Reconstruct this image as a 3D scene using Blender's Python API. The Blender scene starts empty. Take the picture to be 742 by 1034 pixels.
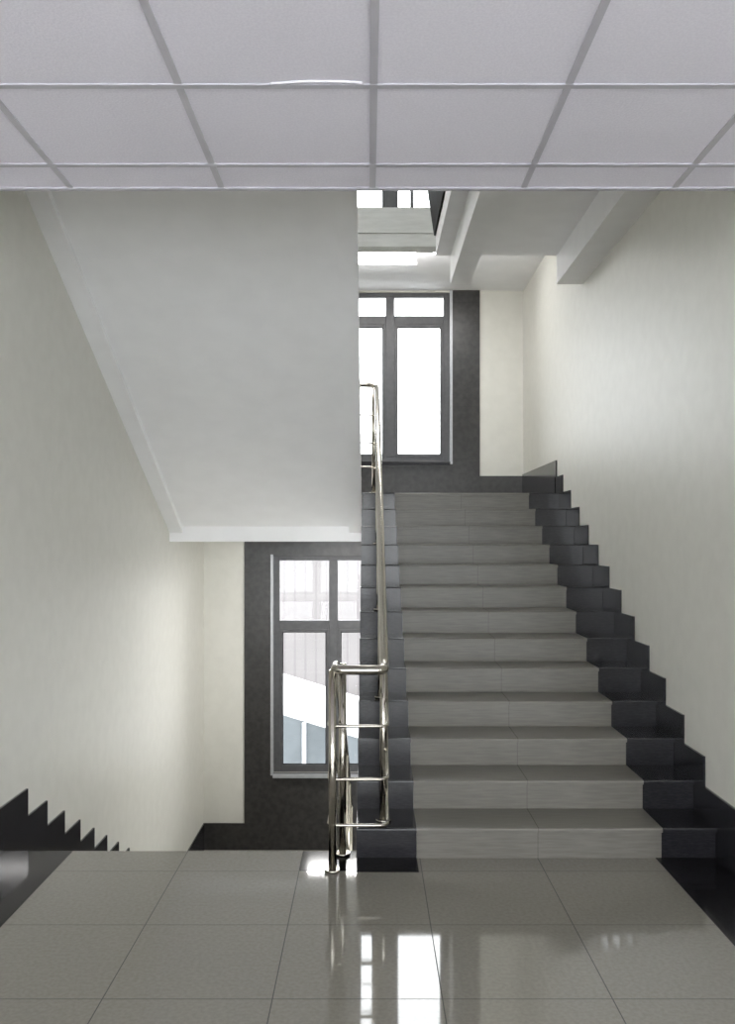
import bpy, bmesh, math, random
from mathutils import Vector, Matrix
random.seed(7)
scn = bpy.context.scene
COL = scn.collection

# ------------------------------------------------------------------ materials
def mat(name, color, rough=0.5, metal=0.0, spec=0.5, coat=0.0):
    m = bpy.data.materials.new(name); m.use_nodes = True
    b = m.node_tree.nodes['Principled BSDF']
    b.inputs['Base Color'].default_value = (*color, 1)
    b.inputs['Roughness'].default_value = rough
    b.inputs['Metallic'].default_value = metal
    b.inputs['Specular IOR Level'].default_value = spec
    b.inputs['Coat Weight'].default_value = coat
    b.inputs['Coat Roughness'].default_value = 0.04
    return m

def nodes(m): return m.node_tree.nodes, m.node_tree.links, m.node_tree.nodes['Principled BSDF']

def noise_color(m, c1, c2, scale=(1, 1, 1), nscale=40, detail=4, lo=0.35, hi=0.65, bump=0.0, bdist=0.002):
    n, l, b = nodes(m)
    tc = n.new('ShaderNodeTexCoord'); mp = n.new('ShaderNodeMapping'); mp.inputs['Scale'].default_value = scale
    tx = n.new('ShaderNodeTexNoise'); tx.inputs['Scale'].default_value = nscale; tx.inputs['Detail'].default_value = detail
    cr = n.new('ShaderNodeValToRGB'); cr.color_ramp.elements[0].position = lo; cr.color_ramp.elements[1].position = hi
    cr.color_ramp.elements[0].color = (*c1, 1); cr.color_ramp.elements[1].color = (*c2, 1)
    l.new(tc.outputs['Object'], mp.inputs['Vector']); l.new(mp.outputs[0], tx.inputs['Vector'])
    l.new(tx.outputs['Fac'], cr.inputs['Fac']); l.new(cr.outputs['Color'], b.inputs['Base Color'])
    if bump:
        bp = n.new('ShaderNodeBump'); bp.inputs['Strength'].default_value = bump; bp.inputs['Distance'].default_value = bdist
        l.new(tx.outputs['Fac'], bp.inputs['Height']); l.new(bp.outputs['Normal'], b.inputs['Normal'])
    return cr.outputs['Color'], tc

def joints(m, colsock, tc, specs, dark):
    """specs: list of (axis, offset, period, halfwidth): grout lines in object space"""
    n, l, b = nodes(m)
    sx = n.new('ShaderNodeSeparateXYZ'); l.new(tc.outputs['Object'], sx.inputs[0])
    acc = None
    for ax, off, per, hw in specs:
        a = n.new('ShaderNodeMath'); a.operation = 'SUBTRACT'; l.new(sx.outputs[ax], a.inputs[0]); a.inputs[1].default_value = off - per / 2
        f = n.new('ShaderNodeMath'); f.operation = 'FLOORED_MODULO'; l.new(a.outputs[0], f.inputs[0]); f.inputs[1].default_value = per
        s = n.new('ShaderNodeMath'); s.operation = 'SUBTRACT'; l.new(f.outputs[0], s.inputs[0]); s.inputs[1].default_value = per / 2
        ab = n.new('ShaderNodeMath'); ab.operation = 'ABSOLUTE'; l.new(s.outputs[0], ab.inputs[0])
        lt = n.new('ShaderNodeMath'); lt.operation = 'LESS_THAN'; l.new(ab.outputs[0], lt.inputs[0]); lt.inputs[1].default_value = hw
        if acc is None: acc = lt.outputs[0]
        else:
            mx = n.new('ShaderNodeMath'); mx.operation = 'MAXIMUM'; l.new(acc, mx.inputs[0]); l.new(lt.outputs[0], mx.inputs[1]); acc = mx.outputs[0]
    mix = n.new('ShaderNodeMix'); mix.data_type = 'RGBA'
    l.new(acc, mix.inputs['Factor']); l.new(colsock, mix.inputs['A']); mix.inputs['B'].default_value = (*dark, 1)
    l.new(mix.outputs['Result'], b.inputs['Base Color'])
    # grout is matt
    mr = n.new('ShaderNodeMix'); mr.data_type = 'FLOAT'
    l.new(acc, mr.inputs['Factor']); mr.inputs['A'].default_value = b.inputs['Roughness'].default_value; mr.inputs['B'].default_value = 0.8
    l.new(mr.outputs['Result'], b.inputs['Roughness'])

M = {}
M['wall'] = mat('cream wall paint', (0.72, 0.70, 0.60), 0.43, spec=0.4)
noise_color(M['wall'], (0.68, 0.67, 0.615), (0.71, 0.70, 0.645), nscale=9, bump=0.05)
M['plaster'] = mat('white plaster', (0.74, 0.74, 0.73), 0.7)
noise_color(M['plaster'], (0.90, 0.90, 0.91), (0.93, 0.93, 0.94), nscale=5, bump=0.03)
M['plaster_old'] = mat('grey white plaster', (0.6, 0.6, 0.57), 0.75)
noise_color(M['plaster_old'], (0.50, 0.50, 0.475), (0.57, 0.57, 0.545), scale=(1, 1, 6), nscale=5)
M['tile_floor'] = mat('polished beige floor tile', (0.36, 0.345, 0.30), 0.04, spec=0.7)
c, tc = noise_color(M['tile_floor'], (0.225, 0.215, 0.182), (0.258, 0.247, 0.212), nscale=60, detail=6)
joints(M['tile_floor'], c, tc, [(0, -0.339, 0.6, 0.0022), (1, 3.712, 0.6, 0.0022)], (0.05, 0.048, 0.042))
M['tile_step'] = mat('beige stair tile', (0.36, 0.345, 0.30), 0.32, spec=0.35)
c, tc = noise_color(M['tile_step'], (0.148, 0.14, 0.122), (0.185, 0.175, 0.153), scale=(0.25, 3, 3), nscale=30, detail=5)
joints(M['tile_step'], c, tc, [(0, 0.862, 1.8, 0.0016)], (0.10, 0.095, 0.085))
M['tile_step_low'] = M['tile_step'].copy(); M['tile_step_low'].name = 'beige landing edge tile'
M['granite'] = mat('black polished granite', (0.02, 0.02, 0.023), 0.14, spec=0.4)
noise_color(M['granite'], (0.014, 0.014, 0.017), (0.028, 0.027, 0.031), scale=(0.4, 3, 3), nscale=90, detail=6, lo=0.4, hi=0.7)
M['granite_floor'] = mat('black polished floor granite', (0.015, 0.015, 0.016), 0.09, spec=0.12)
noise_color(M['granite_floor'], (0.008, 0.008, 0.009), (0.022, 0.02, 0.023), scale=(0.6, 2, 2), nscale=70, detail=6, lo=0.4, hi=0.7)
M['tile_dark'] = mat('dark grey wall tile', (0.05, 0.048, 0.046), 0.3, spec=0.45)
c, tc = noise_color(M['tile_dark'], (0.028, 0.027, 0.026), (0.048, 0.046, 0.044), scale=(1, 1, 1), nscale=18, detail=6)
joints(M['tile_dark'], c, tc, [(2, 0.15, 0.6, 0.0015)], (0.03, 0.03, 0.03))
M['alu'] = mat('grey aluminium frame', (0.13, 0.13, 0.137), 0.4, metal=0.0)
noise_color(M['alu'], (0.07, 0.07, 0.074), (0.085, 0.085, 0.09), nscale=20)
M['alu_light'] = mat('pale aluminium edge', (0.42, 0.43, 0.45), 0.35, metal=0.3)
noise_color(M['alu_light'], (0.40, 0.41, 0.43), (0.45, 0.46, 0.48), nscale=20)
M['steel'] = mat('polished stainless steel', (0.62, 0.60, 0.55), 0.14, metal=1.0)
noise_color(M['steel'], (0.47, 0.44, 0.385), (0.54, 0.51, 0.45), scale=(40, 40, 1), nscale=3)
M['ceil_tile'] = mat('mineral ceiling tile', (0.74, 0.74, 0.76), 0.9)
noise_color(M['ceil_tile'], (0.80, 0.775, 0.865), (0.86, 0.835, 0.92), nscale=130, detail=3, bump=0.35, bdist=0.003)
M['ceil_edge'] = mat('white tile edge', (0.88, 0.87, 0.9), 0.6)
noise_color(M['ceil_edge'], (0.86, 0.85, 0.89), (0.9, 0.89, 0.92), nscale=20)
M['ceil_grid'] = mat('ceiling grid enamel', (0.5, 0.5, 0.54), 0.4)
noise_color(M['ceil_grid'], (0.52, 0.505, 0.56), (0.55, 0.535, 0.59), nscale=10)
M['marble'] = mat('white threshold strip', (0.85, 0.85, 0.84), 0.12)
noise_color(M['marble'], (0.82, 0.82, 0.81), (0.88, 0.88, 0.87), nscale=20)
M['rubber'] = mat('black gasket', (0.015, 0.015, 0.015), 0.85, spec=0.1)
noise_color(M['rubber'], (0.013, 0.013, 0.013), (0.02, 0.02, 0.02), nscale=20)
M['concrete'] = mat('painted concrete', (0.55, 0.55, 0.53), 0.8)
noise_color(M['concrete'], (0.5, 0.5, 0.48), (0.6, 0.6, 0.58), nscale=12)
M['snow'] = mat('snow', (0.5, 0.5, 0.51), 0.9)
noise_color(M['snow'], (0.32, 0.32, 0.325), (0.38, 0.38, 0.385), nscale=0.6)
M['snow_clean'] = mat('fresh snow', (0.85, 0.85, 0.87), 0.9)
noise_color(M['snow_clean'], (0.83, 0.83, 0.85), (0.87, 0.87, 0.89), nscale=0.6)
M['facade'] = mat('pale ribbed facade', (0.33, 0.315, 0.31), 0.8)
c, tc = noise_color(M['facade'], (0.106, 0.099, 0.098), (0.12, 0.112, 0.111), nscale=0.3)
joints(M['facade'], c, tc, [(0, 0.0, 0.5, 0.05)], (0.096, 0.088, 0.089))
M['teal'] = mat('grey blue sheet metal', (0.13, 0.16, 0.17), 0.5)
noise_color(M['teal'], (0.023, 0.030, 0.034), (0.045, 0.054, 0.06), nscale=0.9)

def emis(name, color, s):
    m = bpy.data.materials.new(name); m.use_nodes = True
    b = m.node_tree.nodes['Principled BSDF']
    b.inputs['Base Color'].default_value = (0.8, 0.8, 0.8, 1)
    b.inputs['Emission Color'].default_value = (*color, 1); b.inputs['Emission Strength'].default_value = s
    return m
M['lamp'] = emis('lamp diffuser', (1, 0.98, 0.96), 11.0)
M['lamp_low'] = emis('lower lamp diffuser', (1, 0.98, 0.96), 46.0)
M['lamp_lobby_fill'] = emis('added lobby fill lamp diffuser', (1, 0.97, 0.95), 1.5)

g = bpy.data.materials.new('window glass'); g.use_nodes = True
n, l = g.node_tree.nodes, g.node_tree.links
n.remove(n['Principled BSDF'])
tr = n.new('ShaderNodeBsdfTransparent'); tr.inputs['Color'].default_value = (0.97, 0.98, 0.98, 1)
gl = n.new('ShaderNodeBsdfGlossy'); gl.inputs['Roughness'].default_value = 0.02
mx = n.new('ShaderNodeMixShader'); fr = n.new('ShaderNodeFresnel'); fr.inputs['IOR'].default_value = 1.35
l.new(fr.outputs[0], mx.inputs[0]); l.new(tr.outputs[0], mx.inputs[1]); l.new(gl.outputs[0], mx.inputs[2])
l.new(mx.outputs[0], n['Material Output'].inputs['Surface'])
M['glass'] = g

# ------------------------------------------------------------------ helpers
def bm_new(): return bmesh.new()
def box(bm, x0, x1, y0, y1, z0, z1):
    vs = [bm.verts.new((x, y, z)) for x in (x0, x1) for y in (y0, y1) for z in (z0, z1)]
    for f in ((0, 1, 3, 2), (4, 6, 7, 5), (0, 4, 5, 1), (2, 3, 7, 6), (0, 2, 6, 4), (1, 5, 7, 3)):
        bm.faces.new([vs[i] for i in f])
def prism(bm, pts, x0, x1):
    """profile of (y, z) points extruded along x"""
    a = [bm.verts.new((x0, p[0], p[1])) for p in pts]; b = [bm.verts.new((x1, p[0], p[1])) for p in pts]
    k = len(pts)
    bm.faces.new(a); bm.faces.new(b[::-1])
    for i in range(k): bm.faces.new([a[i], b[i], b[(i + 1) % k], a[(i + 1) % k]])
def fillet(pts, r, seg=7):
    pts = [Vector(p) for p in pts]; out = [pts[0]]
    for i in range(1, len(pts) - 1):
        p = pts[i]; d0 = pts[i - 1] - p; d1 = pts[i + 1] - p
        q = min(r, d0.length * 0.49, d1.length * 0.49)
        a = p + d0.normalized() * q; b = p + d1.normalized() * q
        for s in range(seg + 1):
            t = s / seg
            out.append(a * (1 - t) ** 2 + p * 2 * t * (1 - t) + b * t * t)
    out.append(pts[-1]); return out
def tube(bm, pts, r, seg=14, cap=True):
    pts = [Vector(p) for p in pts]
    t0 = (pts[1] - pts[0]).normalized()
    up = Vector((0, 0, 1)) if abs(t0.z) < 0.9 else Vector((1, 0, 0))
    nrm = t0.cross(up).normalized(); prev = None; rings = []
    for i, p in enumerate(pts):
        if i == 0: t = t0
        elif i == len(pts) - 1: t = (pts[-1] - pts[-2]).normalized()
        else: t = ((pts[i + 1] - p).normalized() + (p - pts[i - 1]).normalized()).normalized()
        nrm = (nrm - t * nrm.dot(t)).normalized(); bn = t.cross(nrm)
        rings.append([bm.verts.new(p + (nrm * math.cos(2 * math.pi * k / seg) + bn * math.sin(2 * math.pi * k / seg)) * r) for k in range(seg)])
    for a, b in zip(rings, rings[1:]):
        for k in range(seg):
            f = bm.faces.new([a[k], a[(k + 1) % seg], b[(k + 1) % seg], b[k]]); f.smooth = True
    if cap: bm.faces.new(rings[0][::-1]); bm.faces.new(rings[-1])
def obj(name, bm, m, parent=None, off=(0, 0, 0), bevel=0):
    bmesh.ops.recalc_face_normals(bm, faces=bm.faces)
    me = bpy.data.meshes.new(name); bm.to_mesh(me); bm.free()
    me.materials.append(M[m] if isinstance(m, str) else m)
    o = bpy.data.objects.new(name, me); COL.objects.link(o)
    if parent: o.parent = parent; o.location = off
    if bevel:
        b = o.modifiers.new('bevel', 'BEVEL'); b.width = bevel; b.segments = 2; b.limit_method = 'ANGLE'
    return o
def boxes(name, bl, m, parent=None, bevel=0):
    bm = bm_new()
    for b in bl: box(bm, *b)
    return obj(name, bm, m, parent, bevel=bevel)
def struct(o): o['kind'] = 'structure'; return o
def thing(name, label, cat, loc=(0, 0, 0), group=None):
    o = bpy.data.objects.new(name, None); COL.objects.link(o); o.location = loc
    o.empty_display_size = 0.2
    o['label'] = label; o['category'] = cat
    if group: o['group'] = group
    return o
def tag(o, label, cat, group=None):
    o['label'] = label; o['category'] = cat
    if group: o['group'] = group
    return o

# ------------------------------------------------------------------ dimensions
XL, XR, YB = -1.90, 1.78, 10.17
R, D, Y1, N = 0.158, 0.309, 4.47, 13          # flight going up
LAND = R * N                                     # 2.054
YL = Y1 + (N - 1) * D                            # 8.178
RL, DL, YE = 0.15, 0.297, 4.60                   # flight going down
LOWER = -RL * 13                                 # -1.95
ZC = 3.022                                       # lobby ceiling
YC = 3.52                                        # its edge
TOP = 7.2
P0L = YB - 0.02
GX = -0.065                                      # line between the flights

# ------------------------------------------------------------------ room shell
def holed(name, x0, x1, y0, y1, z0, z1, holes, m):
    xs = sorted({x0, x1, *[h[0] for h in holes], *[h[1] for h in holes]})
    zs = sorted({z0, z1, *[h[2] for h in holes], *[h[3] for h in holes]})
    bm = bm_new()
    for i in range(len(xs) - 1):
        for k in range(len(zs) - 1):
            cx, cz = (xs[i] + xs[i + 1]) / 2, (zs[k] + zs[k + 1]) / 2
            if not any(h[0] < cx < h[1] and h[2] < cz < h[3] for h in holes):
                box(bm, xs[i], xs[i + 1], y0, y1, zs[k], zs[k + 1])
    return struct(obj(name, bm, m))
WX0, WX1 = -1.107, 0.947
W1 = (WX0, WX1, -1.06, 1.43)
W2 = (WX0, WX1, 2.52, 4.47)
W3 = (WX0, WX1, 5.02, 6.75)
holed('wall_back', XL - 0.2, XR + 0.2, YB, YB + 0.3, LOWER - 0.2, TOP, [W1, W2, W3], 'wall')
LOB = 3.0                                        # unseen lobby, widened in front of the stairwell for more light
struct(boxes('wall_left', [(XL - 0.2, XL, LOB, YB, LOWER - 0.2, TOP), (-4.2, XL - 0.2, LOB, LOB + 0.2, -0.2, 3.6)], 'wall'))
struct(boxes('wall_right', [(XR, XR + 0.2, LOB, YB, LOWER - 0.2, TOP), (XR + 0.2, 4.2, LOB, LOB + 0.2, -0.2, 3.6)], 'wall'))
GH = (0.08, 2.9)
def added_lobby_glass(name, axis, c, lo, hi):  # unseen glazed wall added for daylight; narrower glass at left dims the right wall
    holes = []; n = 3 if axis == 'x' else 2; gp = 0.75 if name == 'wall_lobby_left' else 0.06
    w_ = (hi - lo) / n if axis == 'x' else 2.5
    for k in range(n): holes.append((lo + w_ * k + gp, lo + w_ * (k + 1) - gp))
    bm = bm_new(); cuts = [lo]
    for h in holes: cuts += [*h]
    cuts.append(hi)
    def bx(a, b, z0, z1):
        if axis == 'x': box(bm, a, b, c, c + 0.2, z0, z1)
        else: box(bm, c, c + 0.2, a, b, z0, z1)
    for q in range(0, len(cuts), 2): bx(cuts[q], cuts[q + 1], GH[0], GH[1])
    bx(lo, hi, -0.2, GH[0]); bx(lo, hi, GH[1], 3.6)
    struct(obj(name, bm, 'wall')); return holes
GL = [('y', -4.4, added_lobby_glass('wall_lobby_left', 'y', -4.4, -4.5, LOB)), ('y', 4.2, added_lobby_glass('wall_lobby_right', 'y', 4.2, -4.5, LOB)), ('x', -4.7, added_lobby_glass('wall_front', 'x', -4.7, -4.4, 4.4))]

# floors
BX0, BX1, DX0, DX1 = -1.54, 1.49, -0.339, 0.245
YT0 = 4.316                                       # back edge of the landing edge tiles
struct(boxes('floor', [(-4.2, 4.2, -4.5, LOB, -0.2, 0), (XL, XR, LOB, YT0, -0.2, 0), (XL, GX, YT0, YE - 0.04, -0.2, -0.024),
                       (GX, XR, YT0, Y1 + 0.02, -0.2, 0)], 'tile_floor'))
# black granite bands inlaid along the walls and in front of the steps
struct(boxes('trim_1', [(XL, BX0, LOB, YT0, 0.0, 0.002)], 'granite_floor'))
struct(boxes('trim_2', [(1.461, XR, LOB, Y1 + 0.02, 0.0, 0.002)], 'granite_floor'))
struct(boxes('trim_3', [(GX, DX1, 4.30, Y1 + 0.02, 0.0, 0.002)], 'granite_floor'))
struct(boxes('landing_floor', [(XL, XR, YL + 0.362, YB, 1.62, LAND)], 'plaster'))
struct(boxes('landing_tiles', [(XL, XR, YL + 0.355, P0L, LAND, LAND + 0.001)], 'tile_floor'))
struct(boxes('floor_lower_and_sky_block', [(XL, XR, YE + 12 * DL + 0.3, YB, LOWER - 0.2, LOWER), (XL, XR, 4.4, YE + 12 * DL + 0.3, LOWER - 0.2, LOWER - 0.02)], 'tile_floor'))  # lower landing, plus an unseen slab added to block sky light from below

# suspended ceiling of the lobby
struct(boxes('ceiling', [(-4.2, 4.2, -4.5, LOB, ZC, ZC + 0.02), (XL, XR, LOB, YC - 0.012, ZC, ZC + 0.02)], 'ceil_tile'))
bm = bm_new()
gy = [2.722 + 0.576 * k for k in range(-12, 2)]
gx = [0.016 + 0.6 * k for k in range(-6, 7)]
for y in gy: box(bm, -4.2 if y < LOB else XL, 4.2 if y < LOB else XR, y - 0.012, y + 0.012, ZC - 0.005, ZC)
for x in gx: box(bm, x - 0.012, x + 0.012, -4.5, (YC - 0.012) if XL < x < XR else LOB, ZC - 0.004, ZC)
struct(obj('ceiling_grid', bm, 'ceil_grid'))
bm = bm_new(); tube(bm, [(-0.30 + 0.28 * t / 12, 2.708 - 0.014 * math.sin(math.pi * t / 12 * 0.9), ZC - 0.002) for t in range(13)], 0.0035, 8)
struct(obj('trim_4', bm, 'ceil_edge'))
struct(boxes('trim_5', [(XL, XR, YC - 0.012, YC + 0.012, ZC - 0.006, ZC + 0.05)], 'ceil_grid'))
struct(boxes('ceiling_slab', [(-4.4, 4.4, -4.7, LOB + 0.2, 3.6, 3.9), (XL, XR, LOB + 0.2, YC, 3.6, 3.9), (XL, XR, YC - 0.1, YC, ZC + 0.05, 3.6)], 'concrete'))
# roof of the stairwell, landing ceiling above the upper window
struct(boxes('ceiling_stairwell', [(XL - 0.2, XR + 0.2, YC - 0.1, YB + 0.3, TOP, TOP + 0.2), ], 'plaster'))
W9 = (-1.5, 1.4, 4.6, 6.9)  # opening added in the unseen upper wall to let light in
holed('wall_upper', XL - 0.2, XR + 0.2, YC - 0.3, YC - 0.1, 3.9, TOP, [W9], 'wall')
struct(boxes('ceiling_landing', [(XL, XR, 8.45, YB, 4.49, 4.74), (XL, 0.50, 9.10, 9.36, 4.455, 4.49)], 'plaster'))
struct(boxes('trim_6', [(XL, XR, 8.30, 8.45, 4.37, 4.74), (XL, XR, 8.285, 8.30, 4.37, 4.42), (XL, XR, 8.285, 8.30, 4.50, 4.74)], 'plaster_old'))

# upper floor slab on the right with two downstand beams and a black edge tile
SX0, SY1 = 0.56, 7.34
struct(boxes('ceiling_upper', [(SX0, XR, 4.9, SY1, 3.984, 4.15), (XL, XR, YC, 4.9, 3.984, 4.15)], 'plaster'))
struct(boxes('trim_7', [(0.68, 0.84, 4.2, SY1, 3.745, 3.984)], 'plaster'))
struct(boxes('trim_8', [(1.565, XR, 4.2, SY1, 3.745, 3.984)], 'plaster'))
bl = thing('balustrade', 'black slanted balustrade panel on the edge of the upper floor slab', 'balustrade', (0.565, 6.6, 4.15))
bm = bm_new(); prism(bm, [(-1.2, 0), (0.74, 0), (1.57, 0.70), (1.57, 1.0), (-1.2, 1.0)], -0.02, 0.02); obj('panel', bm, 'rubber', bl)
bm = bm_new(); tube(bm, [(0, -1.2, 1.022), (0, 1.57, 1.022)], 0.022); obj('handrail', bm, 'steel', bl)

# ------------------------------------------------------------------ dark tile surrounds and skirtings on the back wall
P0 = YB - 0.02
struct(boxes('trim_10', [(-1.427, WX0, P0, YB, LOWER, 1.62), (WX1, 1.28, P0, YB, LOWER, 1.62),
                         (WX0, WX1, P0, YB, W1[3], 1.62), (WX0, WX1, P0, YB, LOWER, W1[2])], 'tile_dark'))
struct(boxes('trim_11', [(-1.427, WX0, P0, YB, LAND, 4.49), (WX1, 1.28, P0, YB, LAND, 4.49),
                         (WX0, WX1, P0, YB, LAND, W2[2])], 'tile_dark'))
struct(boxes('baseboard_back', [(1.28, XR, P0, YB, LAND, LAND + 0.30), (XL, -1.427, P0, YB, LAND, LAND + 0.30)], 'tile_dark'))
struct(boxes('baseboard_lower', [(XL, -1.427, P0, YB, LOWER, LOWER + 0.306), (1.28, XR, P0, YB, LOWER, LOWER + 0.306)], 'tile_dark'))
SK = 0.013
struct(boxes('baseboard_right', [(XR - SK, XR, LOB, Y1 + 0.19, 0.002, 0.317), (XR - SK, XR, YL + 0.15, P0, LAND + 0.001, LAND + 0.316)], 'granite'))
struct(boxes('baseboard_left', [(XL, XL + SK, LOB, YE + 0.295, 0.003, 0.24), (XL, XL + SK, YE + 0.003, YE + 0.295, -0.29, 0.003), (XL, XL + SK, YE + 12 * DL + 0.02, P0, LOWER, LOWER + 0.306)], 'granite'))

# ------------------------------------------------------------------ windows
def window(name, x0, x1, z0, z1, zt, extra=None, sill='alu_light', y=YB, mull=(-0.405, 0.25), label=None):
    """aluminium window: outer frame, mullions, transom at zt, sashes below it, panes, edge trim"""
    F = 0.08; ya, yb = y + 0.015, y + 0.075
    w = struct(boxes(name, [(x0, x0 + F, ya, yb, z0, z1), (x1 - F, x1, ya, yb, z0, z1), (x0 + F, x1 - F, ya, yb, z1 - 0.05, z1), (x0 + F, x1 - F, ya, yb, z0, z0 + 0.05)], 'alu', bevel=0.004))
    cols = [x0 + F, *mull, x1 - F]
    for m_ in mull: boxes('mullion', [(m_ - 0.05, m_ + 0.05, ya - 0.004, yb, z0 + 0.05, z1 - 0.05)], 'alu', w, bevel=0.004)
    for i in range(len(cols) - 1):
        a = cols[i] + (0.05 if i else 0); b = cols[i + 1] - (0.05 if i < len(cols) - 2 else 0)
        boxes('transom', [(a, b, ya, yb, zt - 0.05, zt + 0.05)], 'alu', w, bevel=0.004)
        # top light
        boxes('pane', [(a, b, ya + 0.028, ya + 0.034, zt + 0.05, z1 - 0.05)], 'glass', w)
        s = 0.035; za, zb = z0 + 0.05, zt - 0.05
        sash = boxes('sash', [(a, a + s, ya - 0.006, yb - 0.01, za, zb), (b - s, b, ya - 0.006, yb - 0.01, za, zb),
                              (a + s, b - s, ya - 0.006, yb - 0.01, zb - s, zb), (a + s, b - s, ya - 0.006, yb - 0.01, za, za + s)], 'alu', w, bevel=0.004)
        boxes('pane', [(a + s, b - s, ya + 0.022, ya + 0.028, za + s, zb - s)], 'glass', sash)
        boxes('gasket', [(a + s, a + s + 0.008, ya + 0.01, ya + 0.02, za + s, zb - s), (b - s - 0.008, b - s, ya + 0.01, ya + 0.02, za + s, zb - s),
                         (a + s + 0.008, b - s - 0.008, ya + 0.01, ya + 0.02, za + s, za + s + 0.008), (a + s + 0.008, b - s - 0.008, ya + 0.01, ya + 0.02, zb - s - 0.008, zb - s)], 'rubber', sash)
        if i == 1 and extra is None:
            boxes('handle', [(a + 0.012, a + 0.03, ya - 0.035, ya - 0.006, (za + zb) / 2 - 0.06, (za + zb) / 2 - 0.04), (a + 0.012, a + 0.03, ya - 0.045, ya - 0.035, (za + zb) / 2 - 0.16, (za + zb) / 2 - 0.03)], 'alu_light', sash, bevel=0.003)
        if extra is not None and a < extra < b:
            boxes('glazing_bar', [(extra - 0.02, extra + 0.02, ya + 0.0, ya + 0.02, z0 + 0.05, z1 - 0.05)], 'alu', w)
    boxes('edge_trim', [(x0 - 0.02, x0 + 0.012, y - 0.026, y + 0.015, z0 - 0.03, z1 + 0.02), (x1 - 0.012, x1 + 0.02, y - 0.026, y + 0.015, z0 - 0.03, z1 + 0.02)], 'alu_light', w, bevel=0.003)
    if sill: boxes('sill', [(x0 + 0.012, x1 - 0.012, y - 0.09, y + 0.015, z0 - 0.045, z0 - 0.005)], sill, w, bevel=0.004)
    return w
window('window_1', W1[0], W1[1], W1[2], W1[3], 0.64)
window('window_2', W2[0], W2[1], W2[2], W2[3], 4.155, sill='granite')
w = struct(boxes('window_20', [(W9[0], W9[0] + 0.07, YC - 0.24, YC - 0.18, W9[2], W9[3]), (W9[1] - 0.07, W9[1], YC - 0.24, YC - 0.18, W9[2], W9[3]), (W9[0] + 0.07, W9[1] - 0.07, YC - 0.24, YC - 0.18, W9[2], W9[2] + 0.07), (W9[0] + 0.07, W9[1] - 0.07, YC - 0.24, YC - 0.18, W9[3] - 0.07, W9[3])], 'alu'))  # unseen window, added to light the upper stairwell
boxes('pane', [(W9[0] + 0.07, W9[1] - 0.07, YC - 0.214, YC - 0.208, W9[2] + 0.07, W9[3] - 0.07)], 'glass', w)
window('window_3', W3[0], W3[1], W3[2], W3[3], 6.2, extra=0.50)

# added lobby windows behind the viewer, unseen, to let daylight onto the stairs
k = 4
for ax, c, holes in GL:
    for a, b in holes:
        def seg(p, q, z0, z1, d0=0.06, d1=0.12):
            return (p, q, c + d0, c + d1, z0, z1) if ax == 'x' else (c + d0, c + d1, p, q, z0, z1)
        w = struct(boxes('window_%d' % k, [seg(a, a + 0.06, *GH), seg(b - 0.06, b, *GH), seg(a + 0.06, b - 0.06, GH[0], GH[0] + 0.06), seg(a + 0.06, b - 0.06, GH[1] - 0.06, GH[1])], 'alu'))
        boxes('pane', [seg(a + 0.06, b - 0.06, GH[0] + 0.06, GH[1] - 0.06, 0.085, 0.091)], 'glass', w); k += 1

# ------------------------------------------------------------------ stairs
def step_profile(yf, yb, z, zl, t=0.022, ov=0.02, rt=0.014):
    """tread with rounded nosing + riser under it; front edge at yf, tread runs back to yb, riser foot at zl"""
    s = 1 if yb > yf else -1
    pts = []
    rr = 0.009
    for k in range(5):
        a = math.pi / 2 * k / 4
        pts.append((yf + s * (rr - rr * math.sin(a)), z - rr + rr * math.cos(a)))     # top to front
    pts += [(yf, z - t), (yf + s * ov, z - t), (yf + s * ov, zl), (yf + s * (ov + rt), zl), (yf + s * (ov + rt), z - t)]
    pts += [(yb + s * (ov + rt), z - t), (yb + s * (ov + rt), z)]
    return pts
def flight(root, n, yf0, dy, z0, dz, spans, joint_mat, wall_x=None, sk=None, names=('step',)):
    """n steps; spans = (dark, beige, dark) x limits; each step: beige tread+riser, two dark end tiles, a skirting piece"""
    xa, xb, xc, xd = spans
    o = root.location
    def rel(x): return x - o.x
    bm = bm_new(); prism(bm, step_profile(0, dy, 0, -abs(dz)), rel(xb), rel(xc)); st = obj('step', bm, joint_mat, root, (0, yf0 - o.y, z0 - o.z))
    kids = []
    bm = bm_new(); prism(bm, step_profile(0, dy, 0, -abs(dz)), rel(xa), rel(xb) - 0.001); kids.append(obj('end_tile', bm, 'granite', st))
    kids[-1]['label'] = 'black granite end of the step beside the handrail' if wall_x == XR else 'black granite end of the step'
    bm = bm_new(); prism(bm, step_profile(0, dy, 0, -abs(dz)), rel(xc) + 0.001, rel(xd)); kids.append(obj('end_tile', bm, 'granite', st))
    kids[-1]['label'] = 'black granite end of the step beside the wall' if wall_x == XR else 'black granite end of the step'
    if sk:
        y0, y1, za, zb = sk
        bm = bm_new(); xs = (wall_x - SK, wall_x - 0.001) if wall_x > 0 else (wall_x + 0.001, wall_x + SK)
        box(bm, rel(xs[0]), rel(xs[1]), y0, y1, za, zb)
        kids.append(obj('skirting_tile', bm, 'granite', st)); kids[-1]['label'] = 'black stepped skirting tile on the cream wall'
    for k in range(1, n):
        c = st.copy(); COL.objects.link(c); c.parent = root; c.location = (0, st.location.y + dy * k, st.location.z + dz * k)
        for q in kids:
            e = q.copy(); COL.objects.link(e); e.parent = c

def body(root, pts, x0, x1, name='stair_body', m='plaster'):
    o = root.location; bm = bm_new()
    prism(bm, [(p[0] - o.y, p[1] - o.z) for p in pts], x0 - o.x, x1 - o.x)
    return obj(name, bm, m, root)
EPS = 0.036
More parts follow.
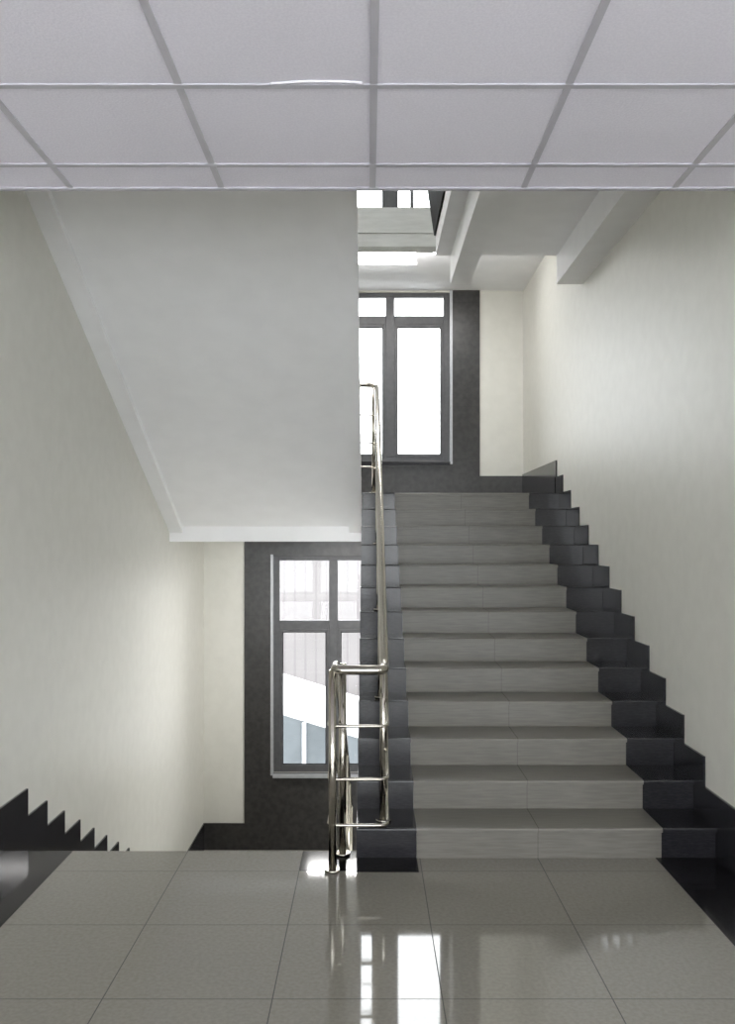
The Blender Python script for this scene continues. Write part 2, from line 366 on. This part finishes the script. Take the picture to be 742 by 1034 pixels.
# 1) going up on the right
up = thing('staircase', 'staircase going up on the right, grey beige treads edged with black granite', 'staircase', (0.86, Y1, 0))
up.location.x = 0
flight(up, N - 1, Y1, D, R, R, (GX + 0.004, DX1, BX1, XR - SK - 0.001), 'tile_step', XR, (0.19, 0.19 + D, -R * 0.95, 0.317))
# top step = edge of the landing
bm = bm_new(); prism(bm, step_profile(0, 0.32, 0, -R), DX1, BX1); ls = obj('step', bm, 'tile_step', up, (0, YL - Y1, LAND))
for a, b in ((GX + 0.004, DX1 - 0.001), (BX1 + 0.001, XR - 0.001)):
    bm = bm_new(); prism(bm, step_profile(0, 0.32, 0, -R), a, b); obj('end_tile', bm, 'granite', ls)
pts = []
for k in range(1, N + 1):
    pts += [(Y1 + (k - 1) * D + EPS, (k - 1) * R - (0.023 if k > 1 else 0)), (Y1 + (k - 1) * D + EPS, k * R - 0.023)]
pts += [(YL + 0.36, LAND - 0.023), (YL + 0.36, 1.62), (YL + 0.02, 1.62), (Y1 + 0.5, -0.1), (Y1 + EPS, -0.1)]
body(up, pts, GX + 0.004, XR - 0.001)
# 2) going down on the left
dn = thing('staircase', 'staircase going down on the left below the floor edge, sawtooth black skirting on wall', 'staircase', (0, YE, 0))
bm = bm_new(); prism(bm, step_profile(0, -0.25, 0, -RL), BX0, DX0); s0 = obj('step', bm, 'tile_floor', dn, (0, 0, 0))
for a, b in ((XL, BX0 - 0.001), (DX0 + 0.001, GX)):
    bm = bm_new(); prism(bm, step_profile(0, -0.25, 0, -RL), a, b); obj('end_tile', bm, 'granite_floor', s0)
def flight_down():
    o = dn.location
    bm = bm_new(); prism(bm, step_profile(0, -DL, 0, -RL), BX0, DX0); st = obj('step', bm, 'tile_step', dn, (0, DL, -RL))
    kids = []
    for a, b in ((XL + SK + 0.001, BX0 - 0.001), (DX0 + 0.001, GX - 0.004)):
        bm = bm_new(); prism(bm, step_profile(0, -DL, 0, -RL), a, b); kids.append(obj('end_tile', bm, 'granite', st)); kids[-1]['label'] = 'black granite end of the step'
    # skirting piece: tread k starts at y = YE + DL*(k-1); its piece sits 0.295 further on, top 0.24 above the tread
    bm = bm_new(); box(bm, XL + 0.001, XL + SK, -DL + 0.295, 0.295, -RL * 1.9, 0.236); kids.append(obj('skirting_tile', bm, 'granite', st)); kids[-1]['label'] = 'black stepped skirting tile on the cream wall'
    for k in range(1, 12):
        c = st.copy(); COL.objects.link(c); c.parent = dn; c.location = (0, DL * (k + 1), -RL * (k + 1))
        for q in kids:
            e = q.copy(); COL.objects.link(e); e.parent = c
flight_down()
pts = [(YE - EPS, -0.024)]
for k in range(1, 13):
    pts += [(YE + DL * (k - 1) - EPS, -RL * k - 0.023), (YE + DL * k - EPS, -RL * k - 0.023)]
pts += [(YE + DL * 12 - EPS, LOWER), (YE + DL * 12 - 0.4, LOWER), (YE - EPS, -0.45)]
body(dn, pts, XL + SK + 0.001, GX - 0.004)
# 3) flight over the left side, climbing from the landing towards the viewer: only its underside shows
ov = thing('staircase', 'upper flight overhead on the left seen from below as a white sloping soffit', 'staircase', (0, YL, LAND))
def zb(y): return 1.732 + 0.5236 * (8.34 - y)
YT = YL - 12 * D                                  # 4.47
bm = bm_new(); prism(bm, step_profile(0, -D, 0, -R), BX0, DX0); st = obj('step', bm, 'tile_step', ov, (0, 0, R))
kids = []
for a, b in ((XL, BX0 - 0.001), (DX0 + 0.001, GX)):
    bm = bm_new(); prism(bm, step_profile(0, -D, 0, -R), a, b); kids.append(obj('end_tile', bm, 'granite', st))
for k in range(1, N - 1):
    c = st.copy(); COL.objects.link(c); c.parent = ov; c.location = (0, -D * k, R * (k + 1))
    for q in kids:
        e = q.copy(); COL.objects.link(e); e.parent = c
pts = []
for k in range(1, N):
    pts += [(YL - (k - 1) * D - EPS, LAND + (k - 1) * R - 0.023), (YL - (k - 1) * D - EPS, LAND + k * R - 0.023)]
pts[0] = (YL - EPS, LAND)
pts += [(YT - 0.02, LAND + 12 * R - 0.023), (YT - 0.02, zb(YT) + 0.06), (YL + 0.36, zb(YL + 0.36) + 0.06), (YL + 0.36, LAND)]
body(ov, pts, XL, GX, 'soffit')
for a, b in ((XL, -1.775), (-0.185, GX)):
    body(ov, [(YT - 0.02, zb(YT - 0.02)), (YT - 0.02, zb(YT - 0.02) + 0.06), (YL + 0.36, zb(YL + 0.36) + 0.06), (YL + 0.36, zb(YL + 0.36))], a, b, 'edge_beam')
body(ov, [(YL + 0.25, 1.602), (YL + 0.25, 1.84), (YL + 0.36, 1.84), (YL + 0.36, 1.602)], XL, GX, 'landing_beam')

# ------------------------------------------------------------------ railing: one continuous rail from lower flight round to upper flight
rl = thing('stair_railing', 'polished stainless steel stair railing with thin rails looping between the two flights', 'railing', (-0.16, 4.28, 0))
o0 = rl.location
XA, XD = 0.078, -0.163
SU, SD = R / D, RL / DL
KS = 1.066
def fil(pts, radii, seg=9):
    out = []
    for i, p in enumerate(pts):
        if radii[i] == 0: out.append(Vector(p)); continue
        out += fillet([pts[i - 1], p, pts[i + 1]], radii[i], seg)[1:-1]
    return out
def path(h, yn, xd, xa):
    """rail at height h at the near turn: down-flight end > near turn > up flight > far turn > next flight"""
    ya = yn + 0.12; yfar = 8.24; zu = h + SU * (yfar - ya) * KS
    pts = [(xd, 8.1, h - SD * (8.1 - (yn + 0.22))), (xd, yn + 0.22, h), (xd, yn, h), (xa, yn, h), (xa, ya, h), (xa, yfar, zu), (xd, yfar, zu), (xd, 6.2, zu + SU * (yfar - 6.2))]
    return fil(pts, [0, 0.08, 0.05, 0.05, 0.06, 0.13, 0.05, 0])
def loc(pts): return [(p[0] - o0.x, p[1] - o0.y, p[2] - o0.z) for p in pts]
HR = 0.985
bm = bm_new(); tube(bm, loc(path(HR, 4.30, XD, XA)), 0.0235, 18); obj('handrail', bm, 'steel', rl)
for h in (0.71, 0.45, 0.225):
    bm = bm_new(); tube(bm, loc(path(h, 4.31, -0.195, 0.095)), 0.0085, 12); obj('rail', bm, 'steel', rl)
def post(x, y, z0, z1):
    bm = bm_new(); tube(bm, loc([(x, y, z0 + 0.004), (x, y, z1)]), 0.019, 16)
    p = obj('post', bm, 'steel', rl)
    bm = bm_new(); tube(bm, loc([(x, y, z0), (x, y, z0 + 0.012)]), 0.04, 20)
    e = obj('base_flange', bm, 'steel', p)
    return p
ZH = lambda y: HR + SU * (y - 4.42) * KS
post(XD - 0.013, 4.31, 0.003, HR)
post(XD + 0.03, 4.54, 0.002, HR)
for k in (1, 4, 7, 10):
    y = Y1 + (k - 1) * D + 0.12; post(XA, y, k * R, ZH(y))
post(XA - 0.03, YL + 0.09, LAND, ZH(YL + 0.06) - 0.02)
for k in (3, 6, 9, 12):
    y = YE + DL * k - 0.12; post(XD, y, -RL * k, HR - SD * (y - 4.55))

# ------------------------------------------------------------------ lamps
def lamp(x0, x1, y0, y1, z, label, m, group=None, grow=0.06):
    t = thing('ceiling_lamp', label, 'lamp', ((x0 + x1) / 2, (y0 + y1) / 2, z), group)
    o = t.location
    w, d = (x1 - x0) / 2, (y1 - y0) / 2
    f = 0.015
    boxes('housing', [(-w, w, -d, -d + f, -grow, 0), (-w, w, d - f, d, -grow, 0), (-w, -w + f, -d + f, d - f, -grow, 0), (w - f, w, -d + f, d - f, -grow, 0), (-w + f, w - f, -d + f, d - f, -0.01, 0)], 'alu_light', t)
    boxes('diffuser', [(-w + f, w - f, -d + f, d - f, -grow + 0.004, -grow + 0.012)], m, t)
t = thing('ceiling_lamp', 'bright rectangular ceiling lamp above the upper landing window', 'lamp', (-0.14, 8.70, 4.49))
boxes('housing', [(-0.61, 0.61, -0.15, 0.15, -0.012, 0)], 'alu_light', t)
boxes('diffuser', [(-0.60, 0.60, -0.14, 0.14, -0.105, -0.012)], 'lamp', t, bevel=0.01)
t = thing('ceiling_lamp', 'added ceiling lamp hidden over the landing behind the upper floor slab on the right', 'lamp', (0.95, 8.535, 4.49))  # unseen lamp, added to brighten the landing ceiling beyond the beam
boxes('housing', [(-0.33, 0.33, -0.07, 0.07, -0.012, 0)], 'alu_light', t)
boxes('diffuser', [(-0.32, 0.32, -0.065, 0.065, -0.09, -0.012)], 'lamp', t, bevel=0.01)
t = thing('ceiling_lamp', 'narrow ceiling lamp under the landing over the lower window', 'lamp', (0.0, 8.64, 1.62))
boxes('housing', [(-0.60, 0.60, -0.085, 0.085, -0.004, 0)], 'alu_light', t)
boxes('diffuser', [(-0.59, 0.59, -0.08, 0.08, -0.016, -0.004)], 'lamp_low', t, bevel=0.004)
for x in (-2.1, 0.316, 2.7):  # unseen fill lamps, added behind the camera to lift the interior brightness
    for y in (-2.4, 0.6):
        lamp(x - 0.29, x + 0.29, y - 0.28, y + 0.28, ZC - 0.005, 'added square fill lamp on the unseen lobby ceiling behind the viewer', 'lamp_lobby_fill', 'added lobby fill lamps', grow=0.02)

# ------------------------------------------------------------------ outside the windows
struct(boxes('ground', [(-120, 120, YB + 2.0, 140, -8.2, -8.0)], 'snow_clean'))
struct(boxes('ground_front', [(-60, 60, -80, 3.0, -0.5, -0.25)], 'snow_clean'))  # unseen snow outside the lobby, set high and bright to throw light upward
b = thing('building', 'pale ribbed building across the snowy yard beyond the lower window', 'building', (-2, 42, -8.0))
boxes('wall', [(-38, 34, 0, 10, 0, 9.2)], 'facade', b)
boxes('plinth', [(-38.1, 34.1, -0.6, 0, 0, 2.2)], 'snow', b)
boxes('roof', [(-38.4, 34.4, -0.4, 10.4, 9.2, 9.6)], 'snow', b)
g_ = thing('garage', 'grey blue metal garage below the lower window with sloping snowy roof', 'garage', (-1.9, 21, -8.0))
def slab(pts, y0, y1):
    bm = bm_new(); a = [bm.verts.new((x, y0, z)) for x, z in pts]; c = [bm.verts.new((x, y1, z)) for x, z in pts]
    bm.faces.new(a); bm.faces.new(c[::-1]); n_ = len(pts)
    for i in range(n_): bm.faces.new([a[i], c[i], c[(i + 1) % n_], a[(i + 1) % n_]])
    return bm
rf = lambda x: 5.42 - 0.31 * x
obj('wall', slab([(-3, 0), (5, 0), (5, rf(5)), (-3, rf(-3))], 0, 4), 'teal', g_)
obj('roof', slab([(-3.2, rf(-3.2)), (5.2, rf(5.2)), (5.2, rf(5.2) + 0.22), (-3.2, rf(-3.2) + 0.22)], -0.04, 4.2), 'snow', g_)
boxes('drainpipe', [(0.33, 0.42, -0.12, -0.02, 0, rf(0.42))], 'alu_light', g_)

# ------------------------------------------------------------------ world, camera, colour
w = bpy.data.worlds.new('overcast'); scn.world = w; w.use_nodes = True
bg = w.node_tree.nodes['Background']; bg.inputs['Color'].default_value = (0.97, 0.985, 1.0, 1); bg.inputs['Strength'].default_value = 5.2

cam = bpy.data.cameras.new('camera'); co = bpy.data.objects.new('camera', cam); COL.objects.link(co)
co.location = (0, 0, 1.62); co.rotation_euler = (math.pi / 2, 0, 0)
cam.sensor_fit = 'VERTICAL'; cam.sensor_height = 36; cam.lens = 891 * 36 / 1034
cam.shift_y = 28 / 1034; cam.shift_x = -1 / 1034
cam.clip_start = 0.05; cam.clip_end = 500
scn.camera = co
vs = scn.view_settings
vs.view_transform = 'Standard'; vs.look = 'None'; vs.gamma = 1; vs.use_curve_mapping = False; vs.exposure = 0.74
scn.cycles.max_bounces = 12; scn.cycles.diffuse_bounces = 6; scn.cycles.transparent_max_bounces = 12
scn.cycles.use_denoising = True
